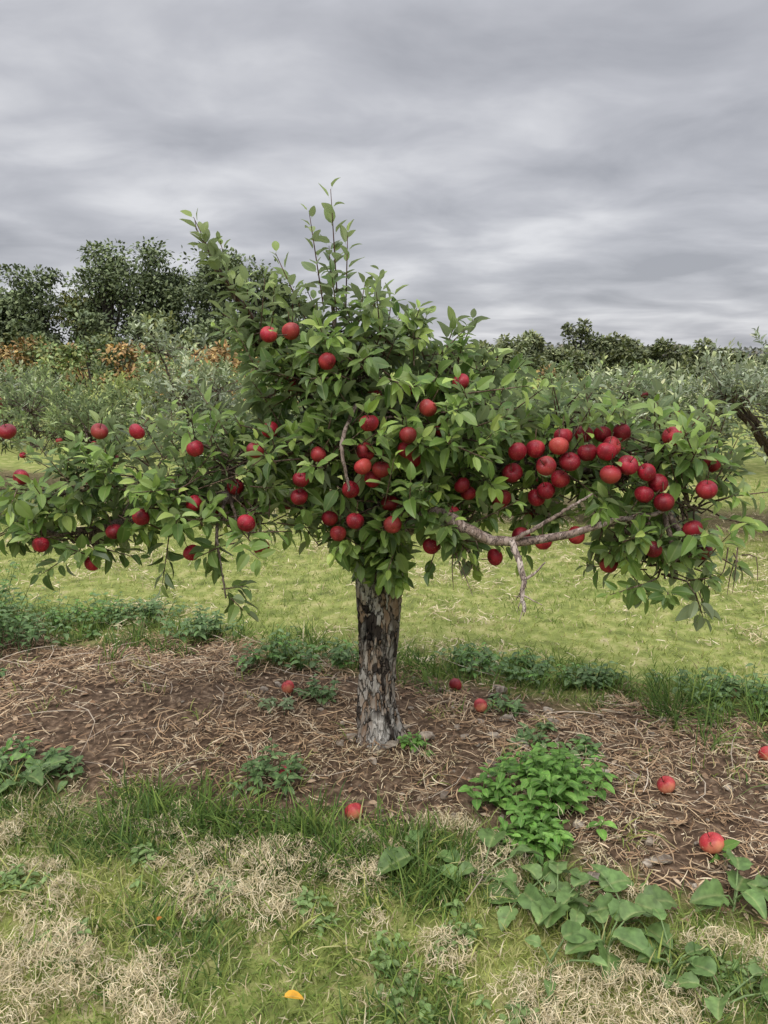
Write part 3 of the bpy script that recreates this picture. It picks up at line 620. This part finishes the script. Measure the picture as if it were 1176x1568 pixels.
# ------------------------------------------------------------------ distant trees
def crown(acc,x,y,h,w,cols,n,size,z0=0,m_=20):
    g=z0
    cz=g+h*(.18+.74*rng.random(m_)); wid=w*np.sqrt(np.clip(1-((cz-g-h*.45)/(h*.56))**2,.05,1))
    cx=x+rng.normal(0,.48,m_)*wid; cy=y+rng.normal(0,.48,m_)*wid
    s=h*(.06+.09*rng.random(m_))
    ci=rng.integers(0,m_,n); d=norm(rng.normal(0,1,(n,3)))
    r=rng.random((n,1))**.5*(1+.25*(rng.random((n,1))<.15))
    p=np.stack([cx[ci],cy[ci],cz[ci]],-1)+d*r*(s[ci][:,None])*np.array([1.35,1.35,.9])
    tone=rng.random(m_)[ci][:,None]
    add_leaves(acc,p,norm(d+rng.normal(0,.6,(n,3))),np.array([0,-.2,1.])+rng.normal(0,.5,(n,3)),size*(.5+.8*rng.random(n)),.6,.2,.2,pick(n,cols,.25)*(.6+.8*tone),LEAF_LO)
    tube(acc,[(x,y,g-.3),(x+.1,y,g+h*.3),(x,y,g+h*.75)],[h*.022,h*.018,h*.006],6,(.06,.05,.045))
    for q in range(m_): tube(acc,[(x,y,g+h*.25),(cx[q]*.5+x*.5,cy[q]*.5+y*.5,cz[q]*.75+g*.25),(cx[q],cy[q],cz[q])],[h*.009,h*.006,h*.003],4,(.06,.05,.045))
DG=[(.13,.165,.085),(.165,.20,.10),(.20,.23,.12),(.105,.13,.08)]
DY=[(.24,.25,.09),(.28,.28,.11),(.19,.21,.09)]
OR=[(.44,.27,.12),(.36,.23,.12),(.48,.36,.14),(.29,.22,.11)]
acc=Acc()
for (x,h,w,cc) in [(-25.5,4.6,1.8,DG),(-23.2,3.8,1.8,DG),(-21.3,5.1,1.7,DG),(-19.2,6.4,2.0,DG),(-17.2,5.2,1.6,DY),(-15.2,7.6,2.0,DG),(-13.9,8.2,2.0,DG),(-12.6,6.8,1.7,DG),(-10.9,6.5,1.8,DG),(-9.2,7.3,1.9,DG),(-7.6,6.8,1.7,DG),(-5.8,5.8,1.6,DG),(-16.2,5.4,2.2,DG),(-22,3.4,2.2,DY)]:
    crown(acc,x,43+rng.random()*4,h,w,cc,5200,.24,m_=24)
for _ in range(24):
    crown(acc,-27+_*1.0+rng.random(),38+rng.random()*4,2.5+1.5*rng.random(),1.3,DG+DY if _%4==0 else DG,900,.26,m_=12)
acc.build('distant_trees',M_far)
acc=Acc()
for _ in range(26):
    x=-13.5+_*.47+rng.random()*.5; crown(acc,x,18+rng.random()*3,1.6+.45*rng.random(),.7,OR if rng.random()<.5 else (DY+MGR),900,.12,m_=12)
for _ in range(18):
    x=2+_*.9+rng.random(); crown(acc,x,24+rng.random()*3,1.7+.4*rng.random(),.8,OR if rng.random()<.35 else MGR+DG,800,.16,z0=-.7,m_=10)
acc.build('autumn_shrubs',M_far)
acc=Acc()
for (x,h,w) in [(3,2.4,2.0),(6,2.4,2.0),(8.5,2.7,2.0),(11.5,3.2,1.8),(14,3.7,2.0),(18.2,4.9,1.7),(20.5,3.4,1.9),(23,2.9,2.),(26,3.0,2.),(29,2.9,2.),(32,2.2,2.4),(35.5,1.9,2.4),(39,2.1,2.4),(43,3.0,2.6),(0,2.8,2.5),(-3,3.5,2.6),(16,2.4,2.2),(21.8,2.4,2)]:
    crown(acc,x,70+rng.random()*5,h+1.0,w,[(.17,.20,.11),(.21,.235,.125),(.25,.26,.13),(.15,.17,.11)],2000,.42,z0=-1.2)
acc.build('distant_woodland',M_far)
acc=Acc()
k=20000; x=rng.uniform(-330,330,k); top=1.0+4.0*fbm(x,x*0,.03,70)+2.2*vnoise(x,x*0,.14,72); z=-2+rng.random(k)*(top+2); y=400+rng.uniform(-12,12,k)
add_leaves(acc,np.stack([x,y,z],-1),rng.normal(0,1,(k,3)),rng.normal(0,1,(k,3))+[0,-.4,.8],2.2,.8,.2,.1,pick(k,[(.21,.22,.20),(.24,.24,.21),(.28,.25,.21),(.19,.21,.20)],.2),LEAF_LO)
acc.build('hills_treeline',M_far)

# ------------------------------------------------------------------ sky, sun
w=bpy.data.worlds.new("World"); scene.world=w; w.use_nodes=True; nt=w.node_tree; nt.nodes.clear(); N=nt.nodes.new; Lk=nt.links.new
out=N('ShaderNodeOutputWorld'); bg=N('ShaderNodeBackground'); bg2=N('ShaderNodeBackground')
sky=N('ShaderNodeTexSky'); sky.sky_type='NISHITA'; sky.sun_disc=False; sky.sun_elevation=R(55); sky.sun_rotation=R(200)
Lk(sky.outputs[0],bg.inputs[0]); bg.inputs[1].default_value=.08
tc=N('ShaderNodeTexCoord'); sx=N('ShaderNodeSeparateXYZ'); Lk(tc.outputs['Generated'],sx.inputs[0])
def M(op,a,b_=None,c=None):
    q=N('ShaderNodeMath'); q.operation=op
    for i_,v in enumerate((a,b_,c)):
        if v is None: continue
        if isinstance(v,(int,float)): q.inputs[i_].default_value=v
        else: Lk(v,q.inputs[i_])
    return q.outputs[0]
zc=M('MAXIMUM',sx.outputs[2],0); zd=M('ADD',zc,.16)
cx=M('DIVIDE',sx.outputs[0],zd); cy=M('DIVIDE',sx.outputs[1],zd)
cv=N('ShaderNodeCombineXYZ'); Lk(M('MULTIPLY',cx,.9),cv.inputs[0]); Lk(cy,cv.inputs[1]); cv.inputs[2].default_value=7.9
def nz(s,d,rg,dist):
    q=N('ShaderNodeTexNoise'); q.inputs['Scale'].default_value=s; q.inputs['Detail'].default_value=d; q.inputs['Roughness'].default_value=rg; q.inputs['Distortion'].default_value=dist
    Lk(cv.outputs[0],q.inputs['Vector']); return q.outputs[0]
mixn=M('ADD',M('MULTIPLY',nz(.9,2,.5,.4),.5),M('MULTIPLY',nz(2.4,5,.5,.3),.5))
cr=N('ShaderNodeValToRGB'); el=cr.color_ramp.elements
el[0].position=.37; el[0].color=(.40,.41,.45,1); el[1].position=.64; el[1].color=(.76,.765,.795,1)
e=el.new(.5); e.color=(.54,.548,.59,1)
Lk(mixn,cr.inputs[0])
gain=N('ShaderNodeMapRange'); gain.inputs[1].default_value=.36; gain.inputs[2].default_value=.9; gain.inputs[3].default_value=1.0; gain.inputs[4].default_value=4.0; Lk(zc,gain.inputs[0])
Lk(cr.outputs[0],bg2.inputs[0]); Lk(gain.outputs[0],bg2.inputs[1])
mx=N('ShaderNodeMixShader'); mx.inputs[0].default_value=.93
Lk(bg.outputs[0],mx.inputs[1]); Lk(bg2.outputs[0],mx.inputs[2]); Lk(mx.outputs[0],out.inputs[0])
sl=bpy.data.lights.new('sun','SUN'); sl.energy=1.5; sl.angle=R(22); sl.color=(1,.96,.89)
so=link(bpy.data.objects.new('sun',sl)); so.rotation_euler=(R(35),0,R(-20))

cam=bpy.data.cameras.new('camera'); co=link(bpy.data.objects.new('camera',cam)); co.location=(0,0,1.6)
co.rotation_euler=(R(90-11.7),0,0); cam.sensor_fit='VERTICAL'; cam.sensor_height=24; cam.lens=18.06; cam.clip_end=3000; cam.clip_start=.05
scene.camera=co
scene.view_settings.view_transform='Standard'; scene.view_settings.look='None'; scene.view_settings.exposure=0
